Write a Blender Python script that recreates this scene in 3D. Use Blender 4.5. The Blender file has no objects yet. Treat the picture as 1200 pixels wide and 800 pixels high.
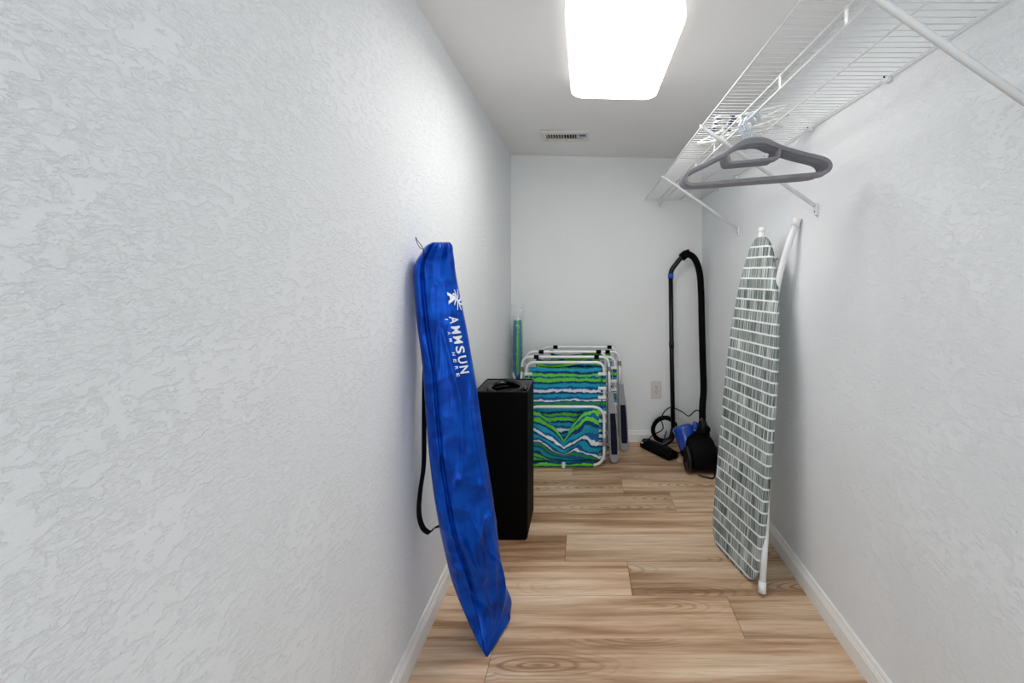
import bpy, bmesh, math, random
from mathutils import Vector, Matrix, noise as mnoise

random.seed(7)
S = bpy.context.scene
COL = S.collection
PI = math.pi

# ------------------------------------------------------------------ camera, light, exposure
CAM_H = 1.25
F_PX = 504.0                 # focal length in pixels of the 1200 x 800 frame
PPX, PPY = 686.0, 322.0      # principal point (lens shifted, verticals kept upright)
cam_d = bpy.data.cameras.new('camera')
cam = bpy.data.objects.new('camera', cam_d)
COL.objects.link(cam)
cam.location = (0, 0, CAM_H)
cam.rotation_euler = (PI / 2, 0, 0)
cam_d.sensor_width = 36.0
cam_d.lens = F_PX / 1200 * 36
cam_d.shift_x = -(PPX - 600) / 1200
cam_d.shift_y = -(400 - PPY) / 1200
cam_d.clip_start = 0.02
S.camera = cam

W = bpy.data.worlds.new('world')
S.world = W
W.use_nodes = True
W.node_tree.nodes['Background'].inputs[0].default_value = (0.86, 0.94, 1.0, 1)
W.node_tree.nodes['Background'].inputs[1].default_value = 2.7
LIGHT_EMIT = 12.5            # ceiling fixture diffuser

S.view_settings.view_transform = 'Standard'
S.view_settings.look = 'None'
S.view_settings.gamma = 1
S.view_settings.use_curve_mapping = False
S.view_settings.exposure = 0.10

# room box (metres)
XL, XR, YB, YF, ZC = -0.56, 0.878, 3.23, -1.35, 2.135
def zceil(x): return ZC - 0.021 * (x - 0.16)      # the ceiling falls a little to the right
def P(px, py, d):
    return Vector(((px - PPX) / F_PX * d, d, CAM_H - (py - PPY) / F_PX * d))

portal_d = bpy.data.lights.new('doorway_portal', 'AREA')
portal_d.shape = 'RECTANGLE'; portal_d.size = 1.2; portal_d.size_y = 2.03
portal_d.cycles.is_portal = True
portal = bpy.data.objects.new('doorway_portal', portal_d)
COL.objects.link(portal)
portal.location = (0.16, YF - 0.1, 1.015); portal.rotation_euler = (PI / 2, 0, 0)

# ------------------------------------------------------------------ helpers
def lin(r, g, b):
    def c(v):
        v /= 255.0
        return v / 12.92 if v <= 0.04045 else ((v + 0.055) / 1.055) ** 2.4
    return (c(r), c(g), c(b), 1)

class NT:
    """small node-material helper"""
    def __init__(s, name):
        s.m = bpy.data.materials.new(name); s.m.use_nodes = True
        s.t = s.m.node_tree; s.n = s.t.nodes; s.b = s.n['Principled BSDF']
    def new(s, typ, **kw):
        nd = s.n.new(typ)
        for k, v in kw.items(): setattr(nd, k, v)
        return nd
    def put(s, a, b):
        if hasattr(a, 'is_output'): s.t.links.new(a, b)
        else: b.default_value = a
    def math(s, op, a, b=0.0, c=0.0):
        nd = s.new('ShaderNodeMath', operation=op)
        for i, v in enumerate((a, b, c)): s.put(v, nd.inputs[i])
        return nd.outputs[0]
    def maprange(s, v, a, b, c=0.0, d=1.0, smooth=True):
        nd = s.new('ShaderNodeMapRange', interpolation_type='SMOOTHSTEP' if smooth else 'LINEAR')
        s.put(v, nd.inputs[0])
        for i, q in enumerate((a, b, c, d)): s.put(q, nd.inputs[i + 1])
        return nd.outputs[0]
    def mix(s, f, a, b, blend='MIX'):
        nd = s.new('ShaderNodeMix', data_type='RGBA', blend_type=blend)
        s.put(f, nd.inputs[0]); s.put(a, nd.inputs[6]); s.put(b, nd.inputs[7])
        return nd.outputs[2]
    def noise(s, vec, scale, detail=3, rough=0.5, dist=0.0):
        nd = s.new('ShaderNodeTexNoise')
        if vec is not None: s.t.links.new(vec, nd.inputs['Vector'])
        nd.inputs['Scale'].default_value = scale; nd.inputs['Detail'].default_value = detail
        nd.inputs['Roughness'].default_value = rough; nd.inputs['Distortion'].default_value = dist
        return nd.outputs[0]
    def coord(s, which='Object'):
        return s.new('ShaderNodeTexCoord').outputs[which]
    def mapping(s, vec, scale=(1, 1, 1), loc=(0, 0, 0)):
        nd = s.new('ShaderNodeMapping')
        s.t.links.new(vec, nd.inputs[0]); nd.inputs[1].default_value = loc; nd.inputs[3].default_value = scale
        return nd.outputs[0]
    def sep(s, vec):
        nd = s.new('ShaderNodeSeparateXYZ'); s.t.links.new(vec, nd.inputs[0]); return nd.outputs
    def comb(s, x, y, z=0.0):
        nd = s.new('ShaderNodeCombineXYZ')
        for i, v in enumerate((x, y, z)): s.put(v, nd.inputs[i])
        return nd.outputs[0]
    def ramp(s, f, stops, interp='LINEAR'):
        nd = s.new('ShaderNodeValToRGB'); cr = nd.color_ramp; cr.interpolation = interp
        while len(cr.elements) < len(stops): cr.elements.new(0.5)
        for e, (p, c) in zip(cr.elements, stops): e.position = p; e.color = c
        s.put(f, nd.inputs[0]); return nd.outputs[0]
    def bump(s, h, strength=0.5, dist=0.002):
        nd = s.new('ShaderNodeBump'); nd.inputs['Strength'].default_value = strength
        nd.inputs['Distance'].default_value = dist
        s.t.links.new(h, nd.inputs['Height']); s.t.links.new(nd.outputs[0], s.b.inputs['Normal'])
    def set(s, color=None, rough=None, metal=None, spec=None, **kw):
        if color is not None: s.put(color, s.b.inputs['Base Color'])
        if rough is not None: s.put(rough, s.b.inputs['Roughness'])
        if metal is not None: s.put(metal, s.b.inputs['Metallic'])
        if spec is not None: s.put(spec, s.b.inputs['Specular IOR Level'])
        for k, v in kw.items(): s.put(v, s.b.inputs[k])
        return s.m

def plain(name, rgb, rough=0.5, metal=0.0, spec=0.5, var=0.06, bump=0.0, bscale=400, **kw):
    """one colour with a faint procedural mottling"""
    t = NT(name)
    c = t.coord('Object')
    n = t.noise(c, 18, 3)
    a = lin(*rgb)
    col = t.mix(t.maprange(n, 0.3, 0.7), tuple(v * (1 - var) for v in a[:3]) + (1,), tuple(min(1, v * (1 + var)) for v in a[:3]) + (1,))
    if bump: t.bump(t.noise(c, bscale, 2), bump, 0.0006)
    return t.set(col, rough, metal, spec, **kw)

def link(name, me, mat=None, parent=None, smooth=False):
    o = bpy.data.objects.new(name, me); COL.objects.link(o)
    if mat: me.materials.append(mat)
    if parent: o.parent = parent
    if smooth and me.polygons: me.polygons.foreach_set('use_smooth', [True] * len(me.polygons))
    return o
def mesh(name, verts, faces, mat=None, parent=None, smooth=False, uvs=None):
    me = bpy.data.meshes.new(name); me.from_pydata([tuple(v) for v in verts], [], faces); me.update()
    if uvs:
        l = me.uv_layers.new(name='UVMap')
        for p in me.polygons:
            for li in p.loop_indices: l.data[li].uv = uvs[me.loops[li].vertex_index]
    return link(name, me, mat, parent, smooth)
def from_bm(name, bm, mat=None, parent=None, smooth=False):
    bmesh.ops.recalc_face_normals(bm, faces=bm.faces)
    me = bpy.data.meshes.new(name); bm.to_mesh(me); bm.free()
    return link(name, me, mat, parent, smooth)
def bm_box(bm, c, s, bevel=0.0, rot=None, seg=2):
    r = bmesh.ops.create_cube(bm, size=1.0)
    vs = r['verts']
    bmesh.ops.scale(bm, vec=s, verts=vs)
    if bevel:
        es = list({e for v in vs for e in v.link_edges})
        rr = bmesh.ops.bevel(bm, geom=es, offset=bevel, segments=seg, affect='EDGES', profile=0.5)
        vs = list({v for f in rr['faces'] for v in f.verts} | {v for v in vs if v.is_valid})
    if rot is not None: bmesh.ops.rotate(bm, cent=(0, 0, 0), matrix=rot, verts=vs)
    bmesh.ops.translate(bm, vec=c, verts=vs)
    return vs
def box(name, c, s, mat, parent=None, bevel=0.0, rot=None, seg=2):
    bm = bmesh.new(); bm_box(bm, c, s, bevel, rot, seg)
    return from_bm(name, bm, mat, parent)
def tube_geo(pts, r, seg=8, closed=False, cap=True):
    pts = [Vector(p) for p in pts]; n = len(pts)
    rr = r if callable(r) else (lambda i: r)
    tang = []
    for i in range(n):
        a = pts[(i - 1) % n] if (closed or i > 0) else pts[i]
        b = pts[(i + 1) % n] if (closed or i < n - 1) else pts[i]
        t = (b - a); tang.append(t.normalized() if t.length > 1e-9 else Vector((0, 0, 1)))
    up = Vector((0, 0, 1)) if abs(tang[0].z) < 0.9 else Vector((1, 0, 0))
    nrm = (up - tang[0] * up.dot(tang[0])).normalized()
    V, Fc = [], []
    for i in range(n):
        if i:
            ax = tang[i - 1].cross(tang[i])
            if ax.length > 1e-8:
                nrm = Matrix.Rotation(tang[i - 1].angle(tang[i]), 3, ax.normalized()) @ nrm
            nrm = (nrm - tang[i] * nrm.dot(tang[i])).normalized()
        bn = tang[i].cross(nrm)
        for k in range(seg):
            a = 2 * PI * k / seg
            V.append(pts[i] + (nrm * math.cos(a) + bn * math.sin(a)) * rr(i))
    m = n if closed else n - 1
    for i in range(m):
        j = (i + 1) % n
        for k in range(seg):
            k2 = (k + 1) % seg
            Fc.append((i * seg + k, i * seg + k2, j * seg + k2, j * seg + k))
    if cap and not closed:
        Fc.append(tuple(range(seg))[::-1]); Fc.append(tuple((n - 1) * seg + k for k in range(seg)))
    return V, Fc
def tube(name, pts, r, mat, parent=None, seg=8, closed=False, smooth=True):
    V, Fc = tube_geo(pts, r, seg, closed)
    return mesh(name, V, Fc, mat, parent, smooth)
def fillet(pts, rad, n=6, closed=False):
    """polyline with rounded corners"""
    pts = [Vector(p) for p in pts]; out = []; N = len(pts)
    for i, p in enumerate(pts):
        if not closed and i in (0, N - 1): out.append(p); continue
        a, b = pts[(i - 1) % N], pts[(i + 1) % N]
        da, db = (a - p), (b - p)
        r = min(rad, da.length * 0.49, db.length * 0.49)
        s, e = p + da.normalized() * r, p + db.normalized() * r
        for k in range(n + 1):
            t = k / n
            out.append(s * (1 - t) ** 2 + p * 2 * t * (1 - t) + e * t * t)
    return out
def spline(pts, n=6, closed=False):
    pts = [Vector(p) for p in pts]; N = len(pts); out = []
    for i in range(N if closed else N - 1):
        def g(k): return pts[k % N] if closed else pts[max(0, min(N - 1, k))]
        p0, p1, p2, p3 = g(i - 1), g(i), g(i + 1), g(i + 2)
        for k in range(n):
            t = k / n
            out.append(0.5 * (2 * p1 + (p2 - p0) * t + (2 * p0 - 5 * p1 + 4 * p2 - p3) * t * t + (3 * p1 - p0 - 3 * p2 + p3) * t ** 3))
    if not closed: out.append(pts[-1])
    return out
def sweep_flat(pts, prof, normal, closed=True):
    """sweep a profile of (in-plane, along-normal) points round a planar path"""
    pts = [Vector(p) for p in pts]; n = len(pts); N = Vector(normal); V, Fc = [], []; k = len(prof)
    for i in range(n):
        a = pts[(i - 1) % n] if (closed or i) else pts[i]
        b = pts[(i + 1) % n] if (closed or i < n - 1) else pts[i]
        t = (b - a).normalized(); q = N.cross(t)
        for (u, v) in prof: V.append(pts[i] + q * u + N * v)
    for i in range(n if closed else n - 1):
        j = (i + 1) % n
        for c in range(k):
            d = (c + 1) % k
            Fc.append((i * k + c, i * k + d, j * k + d, j * k + c))
    if not closed:
        Fc.append(tuple(range(k))[::-1]); Fc.append(tuple((n - 1) * k + c for c in range(k)))
    return V, Fc
def lathe(name, prof, mat, parent=None, seg=24, loc=(0, 0, 0), axis=None, smooth=True):
    """prof: (radius, height) list; axis: Matrix turning z to the wanted axis"""
    V, Fc = [], []; k = len(prof)
    for i in range(seg):
        a = 2 * PI * i / seg
        for (r, h) in prof:
            v = Vector((r * math.cos(a), r * math.sin(a), h))
            if axis is not None: v = axis @ v
            V.append(v + Vector(loc))
    for i in range(seg):
        j = (i + 1) % seg
        for c in range(k - 1):
            Fc.append((i * k + c, j * k + c, j * k + c + 1, i * k + c + 1))
    return mesh(name, V, Fc, mat, parent, smooth)
def prism_x(name, prof, x0, x1, mat, parent=None):
    """extrude a (y,z) profile along x"""
    k = len(prof)
    V = [(x0, y, z) for y, z in prof] + [(x1, y, z) for y, z in prof]
    Fc = [(c, (c + 1) % k, k + (c + 1) % k, k + c) for c in range(k)] + [tuple(range(k))[::-1], tuple(range(k, 2 * k))]
    return mesh(name, V, Fc, mat, parent)
def empty(name, loc=(0, 0, 0)):
    o = bpy.data.objects.new(name, None); COL.objects.link(o); o.location = loc; o.empty_display_size = 0.05
    return o
def tag(o, label, cat, group=None):
    o['label'] = label; o['category'] = cat
    if group: o['group'] = group
    return o
def struct(o, label=None):
    o['kind'] = 'structure'
    if label: o['label'] = label
    return o
def at_root(root, objs=None):
    """parts are written in world coordinates: cancel the root's offset"""
    bpy.context.view_layer.update()
    for c in root.children:
        c.matrix_parent_inverse = Matrix.Translation(root.location).inverted()
def copy_tree(o, parent=None):
    c = o.copy(); COL.objects.link(c)
    if parent: c.parent = parent; c.matrix_parent_inverse = o.matrix_parent_inverse.copy()
    for ch in o.children: copy_tree(ch, c)
    return c

# ------------------------------------------------------------------ materials
def wall_material(name, rgb, strength=0.58, dens=0.0, scale=1.0):
    """white paint over hand-trowelled knockdown texture"""
    t = NT(name)
    c = t.coord('Object')
    sc = t.mapping(c, (scale * 0.8, scale * 0.8, scale * 1.5))
    big = t.noise(c, 5.0, 2, 0.5)
    n1 = t.noise(sc, 40, 7, 0.66, 0.25)
    n2 = t.noise(t.mapping(sc, (1, 1, 1.15), (3.1, 7.7, 1.3)), 120, 5, 0.65, 0.3)
    th = t.maprange(big, 0.35, 0.65, 0.42 + dens, 0.58 + dens)
    p1 = t.maprange(t.math('SUBTRACT', n1, th), -0.02, 0.055)
    p2 = t.maprange(n2, 0.46, 0.60)
    fine = t.noise(c, 300, 3, 0.6)
    h = t.math('ADD', p1, t.math('MULTIPLY', p2, t.maprange(p1, 0.0, 1.0, 0.55, 0.12)))
    h = t.math('ADD', h, t.math('MULTIPLY', fine, 0.14))
    t.bump(h, strength, 0.0016)
    a = lin(*rgb)
    col = t.mix(t.maprange(t.noise(c, 2.2, 2), 0.3, 0.7), tuple(v * 0.975 for v in a[:3]) + (1,), a)
    return t.set(col, 0.62, 0.0, 0.25)
M_wall = wall_material('wall_paint', (241, 244, 246))
M_wallb = wall_material('back_wall_paint', (243, 245, 244), 0.35, 0.03)
M_ceil = wall_material('ceiling_paint', (242, 242, 242), 0.16, 0.04)
M_trim = plain('trim_paint', (244, 243, 240), 0.32, var=0.02)
M_white = plain('white_coated_wire', (232, 233, 233), 0.35, var=0.02)
M_whitep = plain('white_plastic', (235, 235, 232), 0.4, var=0.02)
M_alu = plain('white_aluminium_tube', (236, 236, 236), 0.3, 0.1, var=0.03)
M_chrome = plain('polished_steel', (206, 214, 224), 0.25, 0.45, var=0.02)
M_velvet = plain('grey_flock', (130, 128, 133), 0.9, 0, 0.15, 0.08, 0.3, 900, **{'Sheen Weight': 0.35})
M_black = plain('black_plastic', (7, 7, 8), 0.35, 0, 0.35, var=0.1)
M_blackm = plain('matte_black_plastic', (4, 4, 5), 0.6, 0, 0.10, var=0.1)
M_blackbin = plain('black_board', (3, 3, 3), 0.55, 0, 0.06, var=0.1)
M_gloss = plain('glossy_black_hose', (12, 12, 13), 0.16, var=0.1)
M_web = plain('black_webbing', (6, 6, 8), 0.85, 0, 0.2, 0.1, 0.6, 700)
M_armgrey = plain('grey_arm_plastic', (150, 151, 156), 0.45, var=0.03)
M_greycl = plain('grey_bracket_plastic', (120, 120, 122), 0.45)
M_navy = plain('navy_foam', (18, 22, 42), 0.8, 0, 0.2, 0.1, 0.4, 500)
M_navyp = plain('navy_plastic', (26, 34, 92), 0.4)
M_bluep = plain('blue_gloss_plastic', (14, 66, 170), 0.12, **{'Coat Weight': 0.6, 'Coat Roughness': 0.06})
M_bluering = plain('blue_ring_plastic', (20, 88, 190), 0.3)
M_outlet = plain('outlet_plastic', (226, 218, 214), 0.35, var=0.01)
M_dark = plain('dark_opening', (16, 16, 16), 0.8, 0, 0.1)
M_vent = plain('vent_enamel', (224, 222, 214), 0.4, var=0.03)
M_print = plain('white_print', (236, 240, 246), 0.5, var=0.01)
M_innergrey = plain('grey_inner_face', (118, 118, 120), 0.4)
M_tape = plain('blue_tape', (20, 104, 190), 0.5)

def wood_material():
    t = NT('oak_vinyl_plank')
    c = t.coord('Object'); rnd = t.new('ShaderNodeObjectInfo').outputs['Random']
    off = t.comb(t.math('MULTIPLY', rnd, 37.0), t.math('MULTIPLY', rnd, 91.0), t.math('MULTIPLY', rnd, 13.0))
    va = t.new('ShaderNodeVectorMath', operation='ADD'); t.t.links.new(c, va.inputs[0]); t.t.links.new(off, va.inputs[1])
    v = va.outputs[0]
    streak = t.noise(t.mapping(v, (1.3, 26, 1)), 1.0, 5, 0.62, 0.4)
    broad = t.noise(t.mapping(v, (0.9, 6.5, 1)), 1.0, 3, 0.5, 0.3)
    fine = t.noise(t.mapping(v, (7, 190, 1)), 1.0, 2, 0.6)
    # cathedral figure: rings round stretched, wavering centres
    wob = t.noise(t.mapping(v, (3.2, 9, 1)), 1.0, 3, 0.55)
    xyz = t.sep(v)
    cell = t.new('ShaderNodeTexVoronoi'); cell.voronoi_dimensions = '2D'
    t.t.links.new(t.mapping(v, (1.5, 7.2, 1)), cell.inputs['Vector']); cell.inputs['Scale'].default_value = 1.0
    cell.inputs['Randomness'].default_value = 0.8
    r = t.math('ADD', cell.outputs['Distance'], t.math('MULTIPLY', wob, 0.16))
    ring = t.math('SINE', t.math('MULTIPLY', r, 74.0))
    ringm = t.math('MULTIPLY', t.maprange(ring, 0.1, 1.0), t.maprange(cell.outputs['Distance'], 0.62, 0.12))
    gate = t.maprange(t.noise(t.mapping(v, (0.7, 2.2, 1)), 1.3, 1), 0.5, 0.62)
    ringm = t.math('MULTIPLY', ringm, gate)
    core = t.math('MULTIPLY', t.maprange(cell.outputs['Distance'], 0.075, 0.0), gate)
    tone = t.math('ADD', t.math('MULTIPLY', streak, 0.52), t.math('MULTIPLY', broad, 0.48))
    col = t.ramp(tone, [(0.33, lin(118, 82, 54)), (0.43, lin(174, 135, 101)), (0.51, lin(214, 180, 147)), (0.63, lin(240, 214, 186))])
    col = t.mix(t.math('MULTIPLY', t.maprange(fine, 0.42, 0.7), 0.3), col, lin(160, 122, 92))
    col = t.mix(t.math('MULTIPLY', ringm, 0.62), col, lin(128, 92, 64))
    col = t.mix(t.math('MULTIPLY', core, 0.55), col, lin(104, 72, 48))
    hsv = t.new('ShaderNodeHueSaturation'); t.t.links.new(col, hsv.inputs['Color'])
    t.t.links.new(t.maprange(rnd, 0, 1, 0.86, 1.1, False), hsv.inputs['Value'])
    t.bump(t.math('ADD', fine, streak), 0.12, 0.0006)
    return t.set(hsv.outputs[0], t.maprange(streak, 0.3, 0.7, 0.5, 0.4), 0, 0.4)
M_wood = wood_material()
M_joint = plain('dark_floor_joint', (52, 38, 28), 0.8)

def stripe_material():
    """printed beach stripes; UV v runs down the cloth in metres"""
    t = NT('striped_beach_cloth')
    uv = t.new('ShaderNodeUVMap'); uv.uv_map = 'UVMap'
    u = t.sep(uv.outputs[0])
    wav = t.noise(t.mapping(uv.outputs[0], (26, 40, 1)), 1.0, 4, 0.72)
    brk = t.noise(t.mapping(uv.outputs[0], (7, 9, 1), (2.3, 5.1, 0)), 1.0, 2, 0.5)
    v = t.math('ADD', u[1], t.math('MULTIPLY', t.math('SUBTRACT', wav, 0.5), 0.034))
    v = t.math('ADD', v, t.math('MULTIPLY', t.math('SUBTRACT', brk, 0.5), 0.03))
    f = t.math('FRACT', t.math('DIVIDE', v, 0.26))
    blu, teal, deep, grn, lgr, wht = lin(20, 96, 150), lin(34, 158, 190), lin(14, 62, 108), lin(52, 150, 40), lin(104, 206, 50), lin(228, 236, 238)
    col = t.ramp(f, [(0.0, blu), (0.07, teal), (0.15, deep), (0.21, lgr), (0.27, blu), (0.32, lgr), (0.40, deep), (0.46, teal),
                     (0.54, blu), (0.60, wht), (0.67, deep), (0.72, teal), (0.80, blu), (0.86, wht), (0.90, blu), (0.94, grn)], 'CONSTANT')
    spk = t.noise(t.mapping(uv.outputs[0], (90, 160, 1)), 1.0, 3, 0.7)
    col = t.mix(t.math('MULTIPLY', t.maprange(spk, 0.56, 0.66), 0.55), col, blu)
    col = t.mix(t.math('MULTIPLY', t.maprange(spk, 0.36, 0.30), 0.5), col, teal)
    return t.set(col, 0.75, 0, 0.25)
M_stripe = stripe_material()

def cover_material():
    """ironing board cover: rows of grey-green brush strokes parted by white lines (UV in metres)"""
    t = NT('brush_stroke_cover')
    uv = t.new('ShaderNodeUVMap'); uv.uv_map = 'UVMap'
    s = t.sep(uv.outputs[0])
    rowf = t.math('DIVIDE', s[1], 0.047)
    row = t.math('FLOOR', rowf); fr = t.math('FRACT', rowf)
    n = t.noise(t.comb(t.math('MULTIPLY', s[0], 270.0), t.math('ADD', t.math('MULTIPLY', row, 17.3), t.math('MULTIPLY', s[1], 3.0))), 1.0, 1.5, 0.5)
    n2 = t.noise(t.comb(t.math('MULTIPLY', s[0], 22.0), t.math('MULTIPLY', row, 9.1)), 1.0, 2, 0.5)
    m = t.math('ADD', n, t.math('MULTIPLY', t.math('SUBTRACT', n2, 0.5), 0.35))
    col = t.ramp(m, [(0.34, lin(66, 78, 76)), (0.46, lin(122, 132, 129)), (0.56, lin(168, 175, 172)), (0.68, lin(226, 230, 228))])
    edge = t.math('ABSOLUTE', t.math('SUBTRACT', t.math('ADD', fr, t.math('MULTIPLY', t.math('SUBTRACT', n, 0.5), 0.10)), 0.5))
    col = t.mix(t.maprange(edge, 0.40, 0.44), col, lin(236, 238, 236))
    return t.set(col, 0.8, 0, 0.2)
M_cover = cover_material()

def nylon_material():
    t = NT('royal_blue_nylon')
    c = t.coord('Object')
    w = t.noise(t.mapping(c, (1, 1, 0.45)), 16, 3, 0.5, 0.4)
    w2 = t.noise(t.mapping(c, (1.0, 1.0, 1.4)), 9, 3, 0.5, 1.2)
    h = t.math('ADD', t.math('MULTIPLY', w, 0.5), w2)
    t.bump(h, 0.22, 0.012)
    col = t.mix(t.maprange(w2, 0.3, 0.7), lin(0, 56, 156), lin(2, 84, 198))
    return t.set(col, 0.36, 0.42, 0.2, **{'Sheen Weight': 0.0})
M_nylon = nylon_material()
M_seam = plain('dark_blue_piping', (3, 26, 100), 0.6)

def clear_material():
    t = NT('clear_plastic_film')
    tr = t.new('ShaderNodeBsdfTransparent'); gl = t.new('ShaderNodeBsdfGlossy'); gl.inputs['Roughness'].default_value = 0.12
    df = t.new('ShaderNodeBsdfDiffuse'); df.inputs[0].default_value = (0.85, 0.87, 0.88, 1)
    n = t.noise(t.coord('Object'), 40, 3, 0.6, 1.0)
    bp = t.new('ShaderNodeBump'); bp.inputs['Strength'].default_value = 0.8; bp.inputs['Distance'].default_value = 0.01
    t.t.links.new(n, bp.inputs['Height']); t.t.links.new(bp.outputs[0], gl.inputs['Normal'])
    m1 = t.new('ShaderNodeMixShader'); t.put(t.maprange(n, 0.52, 0.72, 0.05, 0.4), m1.inputs[0])
    t.t.links.new(tr.outputs[0], m1.inputs[1]); t.t.links.new(gl.outputs[0], m1.inputs[2])
    m2 = t.new('ShaderNodeMixShader'); m2.inputs[0].default_value = 0.06
    t.t.links.new(m1.outputs[0], m2.inputs[1]); t.t.links.new(df.outputs[0], m2.inputs[2])
    t.t.links.new(m2.outputs[0], t.n['Material Output'].inputs[0])
    return t.m
M_clear = clear_material()

def diffuser_material(name, strength):
    t = NT(name)
    c = t.coord('Object')
    n = t.noise(c, 5, 3, 0.6)
    col = t.mix(t.maprange(n, 0.35, 0.7), (1.0, 0.985, 0.965, 1), (1.0, 0.975, 0.945, 1))
    return t.set((0.8, 0.78, 0.74, 1), 0.4, 0, 0.4, **{'Emission Color': col, 'Emission Strength': strength})
M_diff = diffuser_material('lit_acrylic_diffuser', LIGHT_EMIT)
M_rim = diffuser_material('dimmer_acrylic_rim', 0.85)

# ------------------------------------------------------------------ the room shell
TH = 0.10
def slab(name, x0, x1, y0, y1, z0, z1, mat, label=None):
    return struct(box(name, ((x0 + x1) / 2, (y0 + y1) / 2, (z0 + z1) / 2), (x1 - x0, y1 - y0, z1 - z0), mat), label)
slab('wall_left', XL - TH, XL, YF - TH, YB + TH, -0.05, 2.2, M_wall, 'white textured wall on the left of the closet')
slab('wall_right', XR, XR + TH, YF - TH, YB + TH, -0.05, 2.2, M_wall, 'white textured wall behind the ironing board')
slab('wall_back', XL, XR, YB, YB + TH, -0.05, 2.2, M_wallb, 'white end wall of the closet')
# wall behind the camera with the open doorway the daylight enters by
dx0, dx1, dh = 0.16 - 0.6, 0.16 + 0.6, 2.03
bm = bmesh.new()
for (a, b, z0, z1) in ((XL, dx0, -0.05, 2.2), (dx1, XR, -0.05, 2.2), (dx0, dx1, dh, 2.2)):
    bm_box(bm, ((a + b) / 2, YF - TH / 2, (z0 + z1) / 2), (b - a, TH, z1 - z0))
struct(from_bm('wall_front', bm, M_wall), 'white wall with the open doorway')
# ceiling, falling slightly to the right
zl, zr = zceil(XL - TH), zceil(XR + TH)
xa, xb, ya, yb = XL - TH, XR + TH, YF - TH, YB + TH
cv = [(xa, ya, zl), (xb, ya, zr), (xb, yb, zr), (xa, yb, zl), (xa, ya, zl + .12), (xb, ya, zr + .12), (xb, yb, zr + .12), (xa, yb, zl + .12)]
struct(mesh('ceiling', cv, [(0, 1, 2, 3), (4, 7, 6, 5), (0, 4, 5, 1), (1, 5, 6, 2), (2, 6, 7, 3), (3, 7, 4, 0)], M_ceil), 'smooth white closet ceiling')

# floor: dark base with one object per plank
floor = slab('floor', XL, XR, YF - TH, YB, -0.05, -0.0025, M_joint, 'oak coloured plank floor')
PW = 0.1985
joints = {0: (0.183,), 1: (-0.09,), 2: (0.93,), 3: (0.483,), 4: (0.22,), 5: (-0.08,), 6: (0.62,), 7: (0.1,), -1: (0.55,), -2: (-0.31,), -3: (0.33,), -4: (0.7,)}
for k in range(-16, 8):
    y0, y1 = max(1.678 + PW * k, YF - TH), min(1.678 + PW * (k + 1), YB)
    if y1 - y0 < 0.01: continue
    j = joints.get(k, (random.uniform(XL, XR),))[0]
    cuts = [XL + 0.004, XR - 0.004] + [q for q in (j - 1.22, j, j + 1.22) if XL + 0.02 < q < XR - 0.02]
    cuts.sort()
    for a, b in zip(cuts[:-1], cuts[1:]):
        g = 0.0007
        bm = bmesh.new()
        sx, sy = (b - a) / 2 - g, (y1 - y0) / 2 - g
        bv = 0.0009
        lo = [bm.verts.new((x, y, -0.003)) for x, y in ((-sx, -sy), (sx, -sy), (sx, sy), (-sx, sy))]
        mi = [bm.verts.new((x, y, -0.0008)) for x, y in ((-sx, -sy), (sx, -sy), (sx, sy), (-sx, sy))]
        hi = [bm.verts.new((x, y, 0)) for x, y in ((-sx + bv, -sy + bv), (sx - bv, -sy + bv), (sx - bv, sy - bv), (-sx + bv, sy - bv))]
        for q in range(4):
            r = (q + 1) % 4
            bm.faces.new((lo[q], lo[r], mi[r], mi[q])); bm.faces.new((mi[q], mi[r], hi[r], hi[q]))
        bm.faces.new(hi)
        o = from_bm('plank', bm, M_wood, floor)
        # the floor mesh is in world coordinates, so planks need no offset
        o.location = ((a + b) / 2, (y0 + y1) / 2, 0)

# baseboards with a stepped top
BH, BT = 0.083, 0.014
bprof = [(0, 0), (BT, 0), (BT, 0.056), (BT - 0.002, 0.0585), (BT - 0.0035, 0.0655), (BT - 0.006, 0.068), (BT - 0.007, 0.077), (BT - 0.010, BH), (0, BH)]
def baseboard(name, p0, p1, inward, label):
    d = (Vector(p1) - Vector(p0)); n = Vector(inward); V = []
    for base in (Vector(p0), Vector(p1)):
        for (t, z) in bprof: V.append(base + n * t + Vector((0, 0, z + 0.0005)))
    k = len(bprof)
    Fc = [(c, (c + 1) % k, k + (c + 1) % k, k + c) for c in range(k)] + [tuple(range(k))[::-1], tuple(range(k, 2 * k))]
    bm = bmesh.new(); vv = [bm.verts.new(v) for v in V]
    for f in Fc: bm.faces.new([vv[i] for i in f])
    return struct(from_bm(name, bm, M_trim), label)
baseboard('baseboard_left', (XL, YF, 0), (XL, YB, 0), (1, 0, 0), 'white stepped baseboard along the left wall')
baseboard('baseboard_right', (XR, YF, 0), (XR, YB, 0), (-1, 0, 0), 'white stepped baseboard along the right wall')
baseboard('baseboard_back', (XL + BT, YB, 0), (XR - BT, YB, 0), (0, -1, 0), 'white stepped baseboard along the end wall')

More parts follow.
